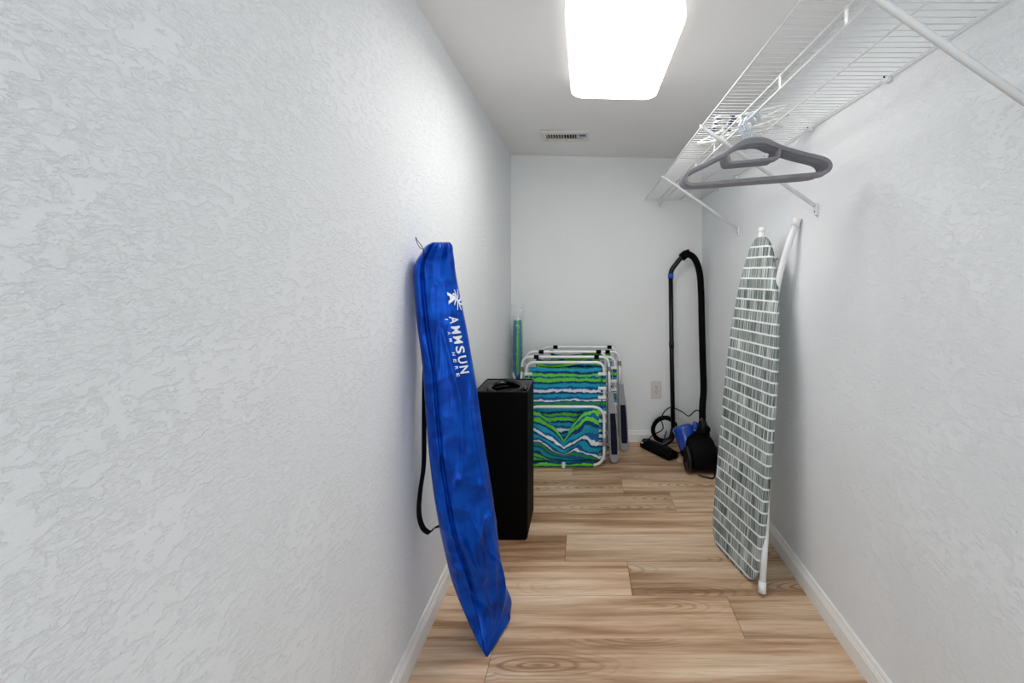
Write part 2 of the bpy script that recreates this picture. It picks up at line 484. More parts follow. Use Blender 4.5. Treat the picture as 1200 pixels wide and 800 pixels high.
# ------------------------------------------------------------------ ceiling light
def rrect(cx, cy, hx, hy, r, n=8):
    out = []
    for qx, qy, a0 in ((1, 1, 0), (-1, 1, 90), (-1, -1, 180), (1, -1, 270)):
        for i in range(n + 1):
            a = math.radians(a0 + 90 * i / n)
            out.append((cx + qx * (hx - r) + r * math.cos(a), cy + qy * (hy - r) + r * math.sin(a)))
    return out
def loft_rings(name, rings, mat, parent=None, smooth=True, cap0=True, cap1=True):
    V, Fc = [], []; k = len(rings[0])
    for r in rings: V += [Vector(p) for p in r]
    for i in range(len(rings) - 1):
        for c in range(k):
            d = (c + 1) % k
            Fc.append((i * k + c, i * k + d, (i + 1) * k + d, (i + 1) * k + c))
    if cap0: Fc.append(tuple(range(k))[::-1])
    if cap1: Fc.append(tuple((len(rings) - 1) * k + c for c in range(k)))
    bm = bmesh.new(); vv = [bm.verts.new(v) for v in V]
    for f in Fc: bm.faces.new([vv[i] for i in f])
    return from_bm(name, bm, mat, parent, smooth)
LX, LY = 0.130, 1.672
lt = tag(empty('ceiling_light', (LX, LY, zceil(LX))), 'lit rectangular white ceiling light with rounded corners', 'ceiling light')
def ltring(hx, hy, r, drop):
    return [(x, y, zceil(x) - drop) for x, y in rrect(LX, LY, hx, hy, r)]
loft_rings('fixture_base', [ltring(.183, .315, .04, -.002), ltring(.183, .315, .04, .02)], M_whitep, lt, False)
loft_rings('diffuser_rim', [ltring(.194, .331, .055, -.002), ltring(.197, .334, .055, .05), ltring(.195, .332, .055, .060), ltring(.192, .329, .055, .064)], M_rim, lt, True, False, False)
loft_rings('diffuser', [ltring(.192, .329, .055, .064), ltring(.186, .323, .053, .0695), ltring(.174, .311, .05, .0728), ltring(.10, .23, .05, .074), ltring(.01, .05, .005, .0742)], M_diff, lt, True, False, True)
at_root(lt)

# ------------------------------------------------------------------ ceiling vent
vx0, vx1, vy0, vy1 = -0.279, 0.021, 2.655, 2.84
vcx = (vx0 + vx1) / 2; vz = zceil(vcx)
vent = tag(empty('ceiling_vent', (vcx, (vy0 + vy1) / 2, vz)), 'white metal air vent in the ceiling near the end wall', 'air vent')
bm = bmesh.new()
ox, oy = 0.030, 0.042
for (a, b, c, d) in ((vx0, vx1, vy0, vy0 + oy), (vx0, vx1, vy1 - oy, vy1), (vx0, vx0 + ox, vy0 + oy, vy1 - oy), (vx1 - ox, vx1, vy0 + oy, vy1 - oy)):
    bm_box(bm, ((a + b) / 2, (c + d) / 2, vz - 0.006), (b - a + .0004, d - c + .0004, 0.012), 0.002, None, 1)
from_bm('frame', bm, M_vent, vent)
box('backing', (vcx, (vy0 + vy1) / 2, vz + 0.0005), (vx1 - vx0 - 2 * ox + .01, vy1 - vy0 - 2 * oy + .01, 0.004), M_dark, vent)
ns = 14
sl0 = None
for i in range(ns):
    x = vx0 + ox + (i + 0.5) * (vx1 - vx0 - 2 * ox) / ns
    if sl0 is None:
        sl0 = box('slat', (0, 0, 0), (0.0022, vy1 - vy0 - 2 * oy, 0.013), M_vent, vent); s = sl0
    else:
        s = sl0.copy(); COL.objects.link(s)
    s.location = (x, (vy0 + vy1) / 2, vz - 0.0055); s.rotation_euler = (0, math.radians(28 if i < ns / 2 else -28), 0)
tb = box('blue_tab', (vx1 - ox - 0.008, vy0 + oy + 0.012, vz - 0.014), (0.042, 0.028, 0.006), M_tape, vent, 0.002); tb['label'] = 'blue tab at the right end of the vent'
for sx in (vx0 + 0.014, vx1 - 0.014):
    lathe('screw', [(0.0, -.0020), (0.003, -.0015), (0.004, 0)], M_greycl, vent, 10, (sx, (vy0 + vy1) / 2, vz - 0.012))
at_root(vent)

# ------------------------------------------------------------------ wire shelf
SZ = CAM_H + 0.57            # deck height
XA, XB, XD, XE = 0.448, 0.554, 0.71, 0.868
ZROD = CAM_H + 0.527
Y0S, Y1S = -0.25, YB - 0.004
sh = tag(empty('wire_shelf', (0.66, 1.5, SZ)), 'long white wire closet shelf with hanging rod on the right wall', 'wire shelf')
def rod(name, x, z, r, y0=Y0S, y1=Y1S, seg=8):
    return tube(name, [(x, y0, z), (x, y1, z)], r, M_white, sh, seg)
rod('front_rail', XA, SZ, 0.0030)
rod('support_rail', XB, SZ - 0.0045, 0.0032)
rod('support_rail', XD, SZ - 0.0045, 0.0030)
rod('wall_rail', XE, SZ - 0.0015, 0.0026)
rod('hanging_rod', XB, ZROD, 0.0046, Y0S, YB - 0.010, 10)
wire0 = None
nw = int((Y1S - 0.02 - Y0S) / 0.0254)
for i in range(nw + 1):
    y = Y0S + 0.01 + i * 0.0254
    if wire0 is None:
        wire0 = tube('cross_wire', [(XA - 0.002, 0, 0), (XE + 0.003, 0, -0.0)], 0.00125, M_white, sh, 5); w = wire0
    else:
        w = wire0.copy(); COL.objects.link(w)
    w.location = (0, y, SZ + 0.0012)
st0 = None
for k in range(-3, 8):
    y = 0.911 + 0.3115 * k
    if y < Y0S or y > Y1S - 0.1: continue
    if st0 is None: st0 = box('rod_strap', (0, 0, 0), (0.0035, 0.013, SZ - ZROD + 0.004), M_white, sh, 0.0008, None, 1); s = st0
    else: s = st0.copy(); COL.objects.link(s)
    s.location = (XB, y, (SZ + ZROD) / 2 - 0.002)
def brace(yf, yw):
    a, b = Vector((XA + 0.002, yf, SZ - 0.004)), Vector((XR - 0.012, yw, CAM_H + 0.263))
    br = tube('brace', [a + (a - b).normalized() * 0.006, a, b], 0.0078, M_white, sh, 12)
    tube('hook_end', [a + Vector((-.008, 0, .010)), a + Vector((-.009, 0, -.002)), a + Vector((0, 0, -.006)), a + Vector((.010, 0, -.008))], 0.0034, M_white, br, 6)
    pl = box('wall_foot', (XR - 0.006, yw, CAM_H + 0.248), (0.010, 0.016, 0.046), M_white, br, 0.002)
    lathe('screw', [(0, .003), (0.003, .002), (0.0035, 0)], M_greycl, br, 8, (XR - 0.011, yw, CAM_H + 0.240), Matrix.Rotation(-PI / 2, 3, 'Y'))
brace(0.79, 0.775); brace(1.65, 1.627); brace(2.477, 2.45)
for y in (0.41, 0.825, 1.239, 1.664, 2.07, 2.477, 2.85):
    cl = box('wall_clip', (XR - 0.008, y, SZ - 0.007), (0.016, 0.020, 0.018), M_whitep, sh, 0.004)
    lathe('screw', [(0, .0025), (0.0026, .002), (0.0032, 0)], M_dark, cl, 8, (XR - 0.0165, y, SZ + 0.000), Matrix.Rotation(-PI / 2, 3, 'Y'))
# end bracket on the end wall
eb = box('end_bracket', (XB + 0.008, YB - 0.006, ZROD + 0.012), (0.022, 0.011, 0.062), M_white, sh, 0.003)
tube('rod_cup', [(XB, YB - 0.030, ZROD), (XB, YB - 0.010, ZROD)], 0.008, M_whitep, sh, 12)
box('end_strip', ((XA + XE) / 2, YB - 0.004, SZ - 0.006), (XE - XA + 0.006, 0.006, 0.014), M_white, sh, 0.001, None, 1)
box('rail_clip', (XA, 2.84, SZ + 0.003), (0.012, 0.014, 0.012), M_whitep, sh, 0.003)
at_root(sh)

# ------------------------------------------------------------------ grey velvet hangers on the rod
HPATH = spline([(-.120, 0, 0), (-.196, 0, .001), (-.219, 0, .012), (-.221, 0, .030), (-.204, 0, .047), (-.150, 0, .068), (-.096, 0, .091), (-.066, 0, .108),
                (-.036, 0, .127), (0, 0, .134), (.036, 0, .127), (.066, 0, .108), (.096, 0, .091), (.150, 0, .068), (.204, 0, .047), (.221, 0, .030), (.219, 0, .012), (.196, 0, .001), (.120, 0, 0), (0, 0, 0)], 4, True)
def flat_prof(w, t, c=0.0014):
    return [(-w, -t + c), (-w + c, -t), (w - c, -t), (w, -t + c), (w, t - c), (w - c, t), (-w + c, t), (-w, t - c)]
def make_hanger():
    root = empty('velvet_hanger')
    V, Fc = sweep_flat(HPATH, flat_prof(.0064, .0031), (0, 1, 0))
    mesh('hanger_frame', V, Fc, M_velvet, root)
    u = fillet([(-.082, 0, .096), (-.074, 0, .062), (.074, 0, .062), (.082, 0, .096)], .008, 4)
    V, Fc = sweep_flat(u, flat_prof(.0052, .0028), (0, 1, 0), False)
    mesh('trouser_bar', V, Fc, M_velvet, root)
    # solid crown that carries the hook
    V, Fc = [], []
    top = [p for p in HPATH if p.z > 0.10 and abs(p.x) < 0.075]
    top.sort(key=lambda p: p.x)
    for s in (-.0025, .0025):
        for p in top:
            V.append((p.x, s, p.z)); V.append((p.x * 0.9, s, p.z - 0.016 * (1 - abs(p.x) / .10)))
    n = len(top)
    for s in (0, 2 * n):
        for i in range(n - 1): Fc.append((s + 2 * i, s + 2 * i + 2, s + 2 * i + 3, s + 2 * i + 1))
    for i in range(n - 1):
        Fc.append((2 * i + 1, 2 * i + 3, 2 * n + 2 * i + 3, 2 * n + 2 * i + 1))
    mesh('crown', V, Fc, M_velvet, root)
    hp = [(0, 0, .128), (0, 0, .150), (-.004, 0, .160), (-.015, 0, .174), (-.0205, 0, .190)]
    hp = spline(hp, 4)
    c = Vector((0, 0, .199))
    arc = [c + Vector((-.0215 * math.cos(a), 0, .0215 * math.sin(a))) for a in [math.radians(q) for q in range(0, 176, 16)]]
    tube('hook', hp + arc + [c + Vector((.0225, 0, -.004))], 0.0021, M_chrome, root, 6)
    return root
H0 = make_hanger()
order = ['nearest', 'second', 'third', 'fourth', 'fifth', 'sixth']
HZ = ZROD + 0.0046 - 0.2195 + 0.0028
for i in range(6):
    h = H0 if i == 0 else copy_tree(H0)
    h.location = (XB + 0.002 - 0.001 * i, 1.42 + 0.0135 * i, HZ)
    h.rotation_euler = (0, math.radians(0.6 * ((i * 7) % 3 - 1)), math.radians(-21 - 0.9 * i))
    lab = 'grey velvet clothes hanger on the rod, nearest to the camera' if i == 0 else f'grey velvet clothes hanger on the rod, {order[i]} from the camera'
    tag(h, lab, 'hanger', 'grey velvet hangers bunched on the rod')

# ------------------------------------------------------------------ white plastic hangers lying on the shelf
def make_white_hanger():
    root = empty('plastic_hanger')
    loop = fillet([(-.20, 0, 0), (.20, 0, 0), (0, .12, 0)], .05, 6, True)
    tube('hanger_frame', loop, 0.0042, M_whitep, root, 8, True)
    hp = [(0, .098, 0), (0, .135, 0)] + [(.024 - .024 * math.cos(a), .15 + .024 * math.sin(a), 0) for a in [math.radians(q) for q in range(0, 190, 18)]]
    tube('hook', hp, 0.0034, M_whitep, root, 8)
    lathe('collar', [(0, -.012), (.0085, -.012), (.0095, -.008), (.0095, .008), (.0085, .012), (0, .012)], M_navyp, root, 12, (0, .108, 0), Matrix.Rotation(-PI / 2, 3, 'X'))
    lathe('hook_tip', [(0, -.012), (.0068, -.011), (.0068, .009), (.004, .012), (0, .012)], M_navyp, root, 10, (.048, .144, 0), Matrix.Rotation(-PI / 2, 3, 'X'))
    return root
WH0 = make_white_hanger()
wl = ['white plastic hanger lying lowest on the wire shelf', 'white plastic hanger lying across the middle of the shelf pile', 'white plastic hanger on top of the pile on the wire shelf']
for i, (x, y, a) in enumerate(((0.640, 1.80, 140), (0.672, 1.775, 124), (0.690, 1.75, 112))):
    h = WH0 if i == 0 else copy_tree(WH0)
    h.location = (x, y, SZ + 0.0125 + 0.0215 * i); h.rotation_euler = (0, 0, math.radians(a))
    tag(h, wl[i], 'hanger', 'white plastic hangers lying on the wire shelf')

# ------------------------------------------------------------------ outlet on the end wall
oc = P(769, 456, YB)
ou = tag(empty('wall_outlet', (oc.x, YB, oc.z)), 'white double wall outlet on the end wall beside the vacuum', 'outlet')
bm = bmesh.new(); bm_box(bm, (oc.x, YB - 0.003, oc.z), (0.082, 0.006, 0.130), 0.0025)
from_bm('cover_plate', bm, M_outlet, ou)
for dz in (0.020, -0.020):
    r = loft_rings('receptacle', [[(x, YB - 0.0055, z) for x, z in rrect(oc.x, oc.z + dz, .0165, .0145, .008)], [(x, YB - 0.0078, z) for x, z in rrect(oc.x, oc.z + dz, .0160, .0140, .008)]], M_outlet, ou, False)
    for sx in (-0.0065, 0.0065):
        box('slot', (oc.x + sx, YB - 0.0078, oc.z + dz + 0.004), (0.0028, 0.001, 0.009), M_dark, r)
    lathe('ground_hole', [(0, 0.0008), (0.0030, 0.0008), (0.0030, 0)], M_dark, r, 10, (oc.x, YB - 0.0078, oc.z + dz - 0.008), Matrix.Rotation(PI / 2, 3, 'X'))
lathe('screw', [(0, .0012), (.0025, .001), (.003, 0)], M_greycl, ou, 8, (oc.x, YB - 0.006, oc.z), Matrix.Rotation(PI / 2, 3, 'X'))
at_root(ou)

# ------------------------------------------------------------------ blue umbrella bag leaning on the left wall
# rows: image row, left edge, right edge, depth left, depth right, half thickness
BAG = [(284, 506, 526, 1.40, 1.43, .016), (288, 499, 529.5, 1.395, 1.43, .034), (296, 494, 530.5, 1.39, 1.43, .044), (305, 488, 532, 1.385, 1.43, .050),
       (315, 484.5, 533, 1.38, 1.43, .054), (340, 485.5, 537.5, 1.38, 1.43, .057), (380, 489, 546, 1.38, 1.43, .060), (430, 495, 554.5, 1.38, 1.44, .062),
       (480, 498.5, 561.5, 1.385, 1.45, .063), (530, 502.5, 569, 1.39, 1.46, .063), (580, 508.5, 577, 1.40, 1.48, .062), (620, 515.5, 580.5, 1.405, 1.50, .060),
       (650, 523, 582, 1.41, 1.53, .056), (680, 531, 587, 1.415, 1.57, .047), (700, 538, 594, 1.415, 1.60, .038), (715, 544, 593, 1.415, 1.598, .030),
       (730, 550, 590, 1.413, 1.540, .022), (745, 556.5, 583, 1.411, 1.486, .014), (758, 563, 577, 1.409, 1.442, .008), (768, 569, 572, 1.4085, 1.4110, .003)]
def bag_row(py):
    py = max(284, min(768, py))
    for a, b in zip(BAG[:-1], BAG[1:]):
        if a[0] <= py <= b[0]:
            i = BAG.index(a); t = (py - a[0]) / (b[0] - a[0])
            pr = BAG[max(0, i - 1)]; nx = BAG[min(len(BAG) - 1, i + 2)]
            out = []
            for k in range(1, 6):
                m0 = (b[k] - pr[k]) / max(1e-6, b[0] - pr[0]) * (b[0] - a[0]); m1 = (nx[k] - a[k]) / max(1e-6, nx[0] - a[0]) * (b[0] - a[0])
                out.append((2 * t ** 3 - 3 * t * t + 1) * a[k] + (t ** 3 - 2 * t * t + t) * m0 + (-2 * t ** 3 + 3 * t * t) * b[k] + (t ** 3 - t * t) * m1)
            return out
def bag_point(py, ang, lift=0.0):
    """ang: PI = left edge, 3PI/2 = front, 0 = right edge"""
    L, R, dl, dr, b = bag_row(py)
    pl, pr_ = P(L, py, dl), P(R, py, dr)
    c = (pl + pr_) / 2; ax = (pr_ - pl) / 2
    n = Vector((-ax.y, ax.x, 0)).normalized()          # away from the camera
    ca, sa = math.cos(ang), math.sin(ang)
    ex = 0.8
    u = math.copysign(abs(ca) ** ex, ca); v = math.copysign(abs(sa) ** ex, sa)
    p = c + ax * u + n * (b * v)
    # seam crease on the front left, folds
    if sa < 0:
        amp = min(1, b / .04)
        p += n * (0.017 * amp * math.exp(-((u + 0.60) / 0.055) ** 2))
        q = Vector((u * 1.7, py * 0.018, 3.0))
        p += n * (0.014 * amp * mnoise.noise(Vector((u * 1.9, py * 0.0075, 3.0))))
        rg = 1 - abs(mnoise.noise(Vector((u * 1.7 + py * 0.004, py * 0.007 - u * 0.5, 8.0)))) * 2.4
        p -= n * (0.012 * amp * max(0, rg) ** 2)
        low = max(0.25, min(1, (py - 500) / 90))
        rg = 1 - abs(mnoise.noise(Vector((u * 1.3 - py * 0.012, py * 0.015 + u * 1.1, 21.0)))) * 3.2
        p -= n * (0.012 * amp * low * max(0, rg) ** 2)
        if py < 330: p += n * (0.006 * math.sin(u * 17 + 1) * max(0, 1 - (py - 284) / 46))
    if lift: p += ax.normalized() * (ca * lift * 1.2) - n * (lift * (0.5 + 0.5 * abs(sa)))
    p.z = max(p.z, 0.002); p.x = max(p.x, XL + 0.003)
    return p
bag = tag(empty('umbrella_bag', (-0.32, 1.45, 0)), 'tall royal blue drawstring bag with white lettering leaning on the left wall', 'bag')
NR, NS = 260, 144
V = []
for i in range(NR):
    py = 284 + (768 - 284) * i / (NR - 1)
    for k in range(NS): V.append(bag_point(py, 2 * PI * k / NS))
Fc = []
for i in range(NR - 1):
    for k in range(NS):
        Fc.append((i * NS + k, (i + 1) * NS + k, (i + 1) * NS + (k + 1) % NS, i * NS + (k + 1) % NS))
Fc.append(tuple(range(NS))[::-1]); Fc.append(tuple((NR - 1) * NS + k for k in range(NS)))
bm = bmesh.new(); vv = [bm.verts.new(v) for v in V]
for f in Fc: bm.faces.new([vv[i] for i in f])
from_bm('bag_body', bm, M_nylon, bag, True)
# dark piping down the seam
seam_a = math.pi + math.acos(0.60 ** (1 / 0.8))
tube('seam', [bag_point(284 + 6 + i * 5.9, seam_a, -0.001) for i in range(80)], 0.0016, M_seam, bag, 6)
# drawstring
tube('drawstring', spline([P(496.5, 300, 1.30), P(496.2, 293, 1.31), P(492, 290, 1.325), P(489, 285, 1.35), P(487, 278, 1.375), P(490, 283, 1.36), P(494, 288, 1.335), P(496.5, 293, 1.31), P(497, 304, 1.30)], 5), 0.0011, M_web, bag, 5)
# carry strap hanging at the wall side: flat webbing
def webbing(name, pts, w, t, wdir, mat, parent):
    pts = spline(pts, 6); V, Fc = [], []
    wd = Vector(wdir).normalized()
    for i, p in enumerate(pts):
        a, b = pts[max(0, i - 1)], pts[min(len(pts) - 1, i + 1)]
        n = (b - a).normalized().cross(wd).normalized()
        V += [p - wd * w - n * t, p + wd * w - n * t, p + wd * w + n * t, p - wd * w + n * t]
    for i in range(len(pts) - 1):
        for c in range(4):
            d = (c + 1) % 4
            Fc.append((4 * i + c, 4 * i + d, 4 * i + 4 + d, 4 * i + 4 + c))
    Fc += [(3, 2, 1, 0), tuple(4 * (len(pts) - 1) + c for c in range(4))]
    return mesh(name, V, Fc, mat, parent, False)
webbing('carry_strap', [P(500, 400, 1.44), P(497.5, 440, 1.43), P(497, 500, 1.42), P(496.5, 545, 1.415), P(492.5, 575, 1.41), P(491, 600, 1.41), P(495, 617, 1.41), P(503, 624, 1.415), P(507, 620, 1.42), P(512, 617, 1.43), P(520, 615, 1.45)], 0.010, 0.0012, (0.35, 0.94, 0), M_web, bag)
# lettering printed down the bag, heads to the right
def front_angle(f):
    u = max(-0.995, min(0.995, 2 * f - 1))
    ca = math.copysign(abs(u) ** (1 / 0.8), u)
    return 2 * PI - math.acos(ca)
def text_mesh(body, bold=0.0):
    cu = bpy.data.curves.new('lettering', 'FONT'); cu.body = body; cu.size = 1.0; cu.offset = bold; cu.resolution_u = 3
    cu.fill_mode = 'FRONT'
    o = bpy.data.objects.new('lettering', cu); COL.objects.link(o)
    bpy.context.view_layer.update()
    me = bpy.data.meshes.new_from_object(o.evaluated_get(bpy.context.evaluated_depsgraph_get()))
    bm = bmesh.new(); bm.from_mesh(me); bmesh.ops.triangulate(bm, faces=bm.faces); bmesh.ops.subdivide_edges(bm, edges=bm.edges[:], cuts=2, use_grid_fill=True); bm.verts.index_update()
    V = [v.co.copy() for v in bm.verts]; Fc = [tuple(v.index for v in f.verts) for f in bm.faces]; bm.free()
    bpy.data.objects.remove(o); bpy.data.meshes.remove(me); bpy.data.curves.remove(cu)
    return V, Fc
def print_on_bag(V, Fc, py0, py1, fa, fb, slope=0.0):
    """map flat outlines (x forward, y up) onto the front of the bag"""
    x0, x1 = min(v.x for v in V), max(v.x for v in V); y0, y1 = min(v.y for v in V), max(v.y for v in V)
    out = []
    for v in V:
        s = (v.x - x0) / max(1e-6, x1 - x0); t = (v.y - y0) / max(1e-6, y1 - y0)
        out.append(bag_point(py0 + (py1 - py0) * s, front_angle(fa + (fb - fa) * t + slope * (s - .5)), 0.0028))
    return out
def letters(word, py0, py1, fa, fb, bold, slope, wid, name):
    n = len(word); step = (py1 - py0) / n
    for i, ch in enumerate(word):
        if ch == ' ': continue
        Vt, Ft = text_mesh(ch, bold)
        wd = wid if ch != 'I' else 0.14
        c = py0 + step * (i + 0.5)
        sl = slope * ((i + .5) / n - .5)
        mesh(name, print_on_bag(Vt, Ft, c - step * wd / 2, c + step * wd / 2, fa + sl, fb + sl), Ft, M_print, bag)
letters('AMMSUN', 367, 434, .67, .845, 0.02, 0.03, 0.74, 'letter')
letters('I AM HERE', 368, 437, .585, .645, 0.01, 0.03, 0.46, 'letter')
Vt, Ft = text_mesh('A', 0.05)
mesh('logo_letter', print_on_bag(Vt, Ft, 341, 355, .69, .86), Ft, M_print, bag)
# emblem: four curled fronds round a small hub beside the A
def stroke(pts, w):
    V, Fc = [], []
    for i, p in enumerate(pts):
        a, b = Vector(pts[max(0, i - 1)]), Vector(pts[min(len(pts) - 1, i + 1)])
        t = (b - a).normalized(); n = Vector((-t.y, t.x, 0)); ww = w * (0.35 + 0.65 * math.sin(PI * min(1, 0.15 + 0.85 * (1 - i / (len(pts) - 1)))))
        V += [Vector(p) + n * ww, Vector(p) - n * ww]
    for i in range(len(pts) - 1): Fc.append((2 * i, 2 * i + 1, 2 * i + 3, 2 * i + 2))
    return V, Fc
for (dx, dy) in ((-1, .55), (-.95, -.35), (1, .55), (.95, -.35), (-.35, 1), (.35, 1), (-.5, -.9), (.5, -.9)):
    pts = [Vector((dx * s + 0.25 * dy * math.sin(PI * s), dy * s + 0.12 * math.sin(PI * s), 0)) for s in [q / 7 for q in range(8)]]
    Vs, Fs = stroke(pts, 0.10)
    out = [bag_point(350 + v.x * 12.0, front_angle(.885 + v.y * .085), 0.0028) for v in Vs]
    mesh('emblem_frond', out, Fs, M_print, bag)
at_root(bag)

# ------------------------------------------------------------------ tall black bin
bx0, bx1, by0, by1, bz = -0.522, -0.272, 2.02, 2.27, 0.70
bcx, bcy = (bx0 + bx1) / 2, (by0 + by1) / 2
bn = tag(empty('storage_bin', (bcx, bcy, 0)), 'tall square black bin behind the blue bag', 'bin')
def sq(h, inset, r=0.012): return [(x, y, h) for x, y in rrect(bcx, bcy, (bx1 - bx0) / 2 - inset, (by1 - by0) / 2 - inset, r, 4)]
loft_rings('bin_body', [sq(.002, .010), sq(.006, .003), sq(.02, 0), sq(bz - .004, 0), sq(bz, .0015), sq(bz, .005, .008), sq(bz - .06, .006, .008), sq(bz - .10, .007, .008)], M_blackbin, bn, False)
loft_rings('inner_faces', [sq(bz - .003, .0062, .008), sq(bz - .085, .0075, .008)], M_innergrey, bn, False, False, False)  # lighter grey faces just inside the top of the black walls
tube('rim', [(x, y, bz) for x, y in rrect(bcx, bcy, (bx1 - bx0) / 2 - .003, (by1 - by0) / 2 - .003, .012, 4)], 0.0034, M_black, bn, 6, True)
for dz in (.565, .578):
    lathe('rivet', [(0, .002), (.0025, .0015), (.003, 0)], M_greycl, bn, 8, (bx1, by0 + .055, dz), Matrix.Rotation(PI / 2, 3, 'Y'))
at_root(bn)
# coiled glossy hose lying in the bin's mouth
hosep = []
for i in range(96):
    a = i / 96 * 2 * PI * 2.3
    r = 0.098 - 0.00022 * i + 0.006 * math.sin(a * 1.7)
    hosep.append((bcx + r * math.cos(a) * 0.98, bcy + r * math.sin(a), bz - 0.036 + 0.00030 * i + 0.010 * math.sin(a * 0.9 + 1)))
hs = tube('coiled_hose', hosep, 0.0145, M_gloss, None, 12)
tag(hs, 'glossy black hose coiled in the mouth of the black bin', 'hose')

# ------------------------------------------------------------------ folded beach umbrella in a clear sleeve
ux, uy = -0.492, 3.12
um = tag(empty('beach_umbrella', (ux, uy, 0)), 'rolled green and blue beach umbrella in a clear sleeve in the corner', 'umbrella')
def roll_material():
    t = NT('green_blue_rolled_cloth')
    s = t.sep(t.coord('Object'))
    n = t.noise(t.mapping(t.coord('Object'), (14, 14, 3)), 1.0, 3, 0.6)
    a = t.math('ARCTAN2', t.math('SUBTRACT', s[1], 0.0), t.math('SUBTRACT', s[0], 0.0))
    f = t.math('FRACT', t.math('ADD', t.math('MULTIPLY', a, 0.64), t.math('MULTIPLY', n, 0.7)))
    col = t.ramp(f, [(0, lin(20, 96, 160)), (.30, lin(96, 200, 56)), (.58, lin(60, 168, 50)), (.74, lin(24, 110, 170)), (.92, lin(30, 140, 180))], 'CONSTANT')
    return t.set(col, .7, 0, .2)
M_roll = roll_material()
rings = []
for i in range(22):
    h = 0.14 + 0.78 * i / 21
    rr = 0.027 + 0.007 * math.sin(PI * i / 21)
    rings.append([((rr + .004 * math.cos(6 * q * PI / 16 + i * .2)) * math.cos(q * PI / 16), (rr + .004 * math.cos(6 * q * PI / 16 + i * .2)) * math.sin(q * PI / 16), h) for q in range(32)])
ro = loft_rings('rolled_canopy', rings, M_roll, um)
lathe('pole', [(0, 0.012), (.012, .012), (.012, 0.15), (.0, .15)], M_alu, um, 12)
lathe('pole_tip', [(.010, 0.915), (.012, .92), (.012, .945), (.004, .955), (0, .955)], M_whitep, um, 12)
for k, (dx, dz, mat) in enumerate(((-.018, .52, M_whitep), (.016, .50, M_navyp), (.0, .47, M_whitep), (.024, .545, M_bluering))):
    bm = bmesh.new(); bm_box(bm, (dx, -.038, dz), (.016, .006, .075), .002, Matrix.Rotation(0, 3, 'X')); 
    o = from_bm('tie_strap', bm, mat, um); o.rotation_euler = (0, math.radians((-20, 24, 4, 40)[k]), 0); o.location = (-(dz) * math.sin(o.rotation_euler[1]), 0, dz * (1 - math.cos(o.rotation_euler[1])))
rings = []
for i in range(30):
    t = i / 29; h = 0.008 + 1.03 * t
    fl = max(0, (t - .88) / .12)
    rx = 0.041 * (1 - fl) + 0.046 * fl; ry = 0.041 * (1 - fl) + 0.008 * fl
    rings.append([(rx * math.cos(q * PI / 12) + .003 * math.sin(i * 1.7 + q), ry * math.sin(q * PI / 12), h) for q in range(24)])
loft_rings('clear_sleeve', rings, M_clear, um, True, True, False)

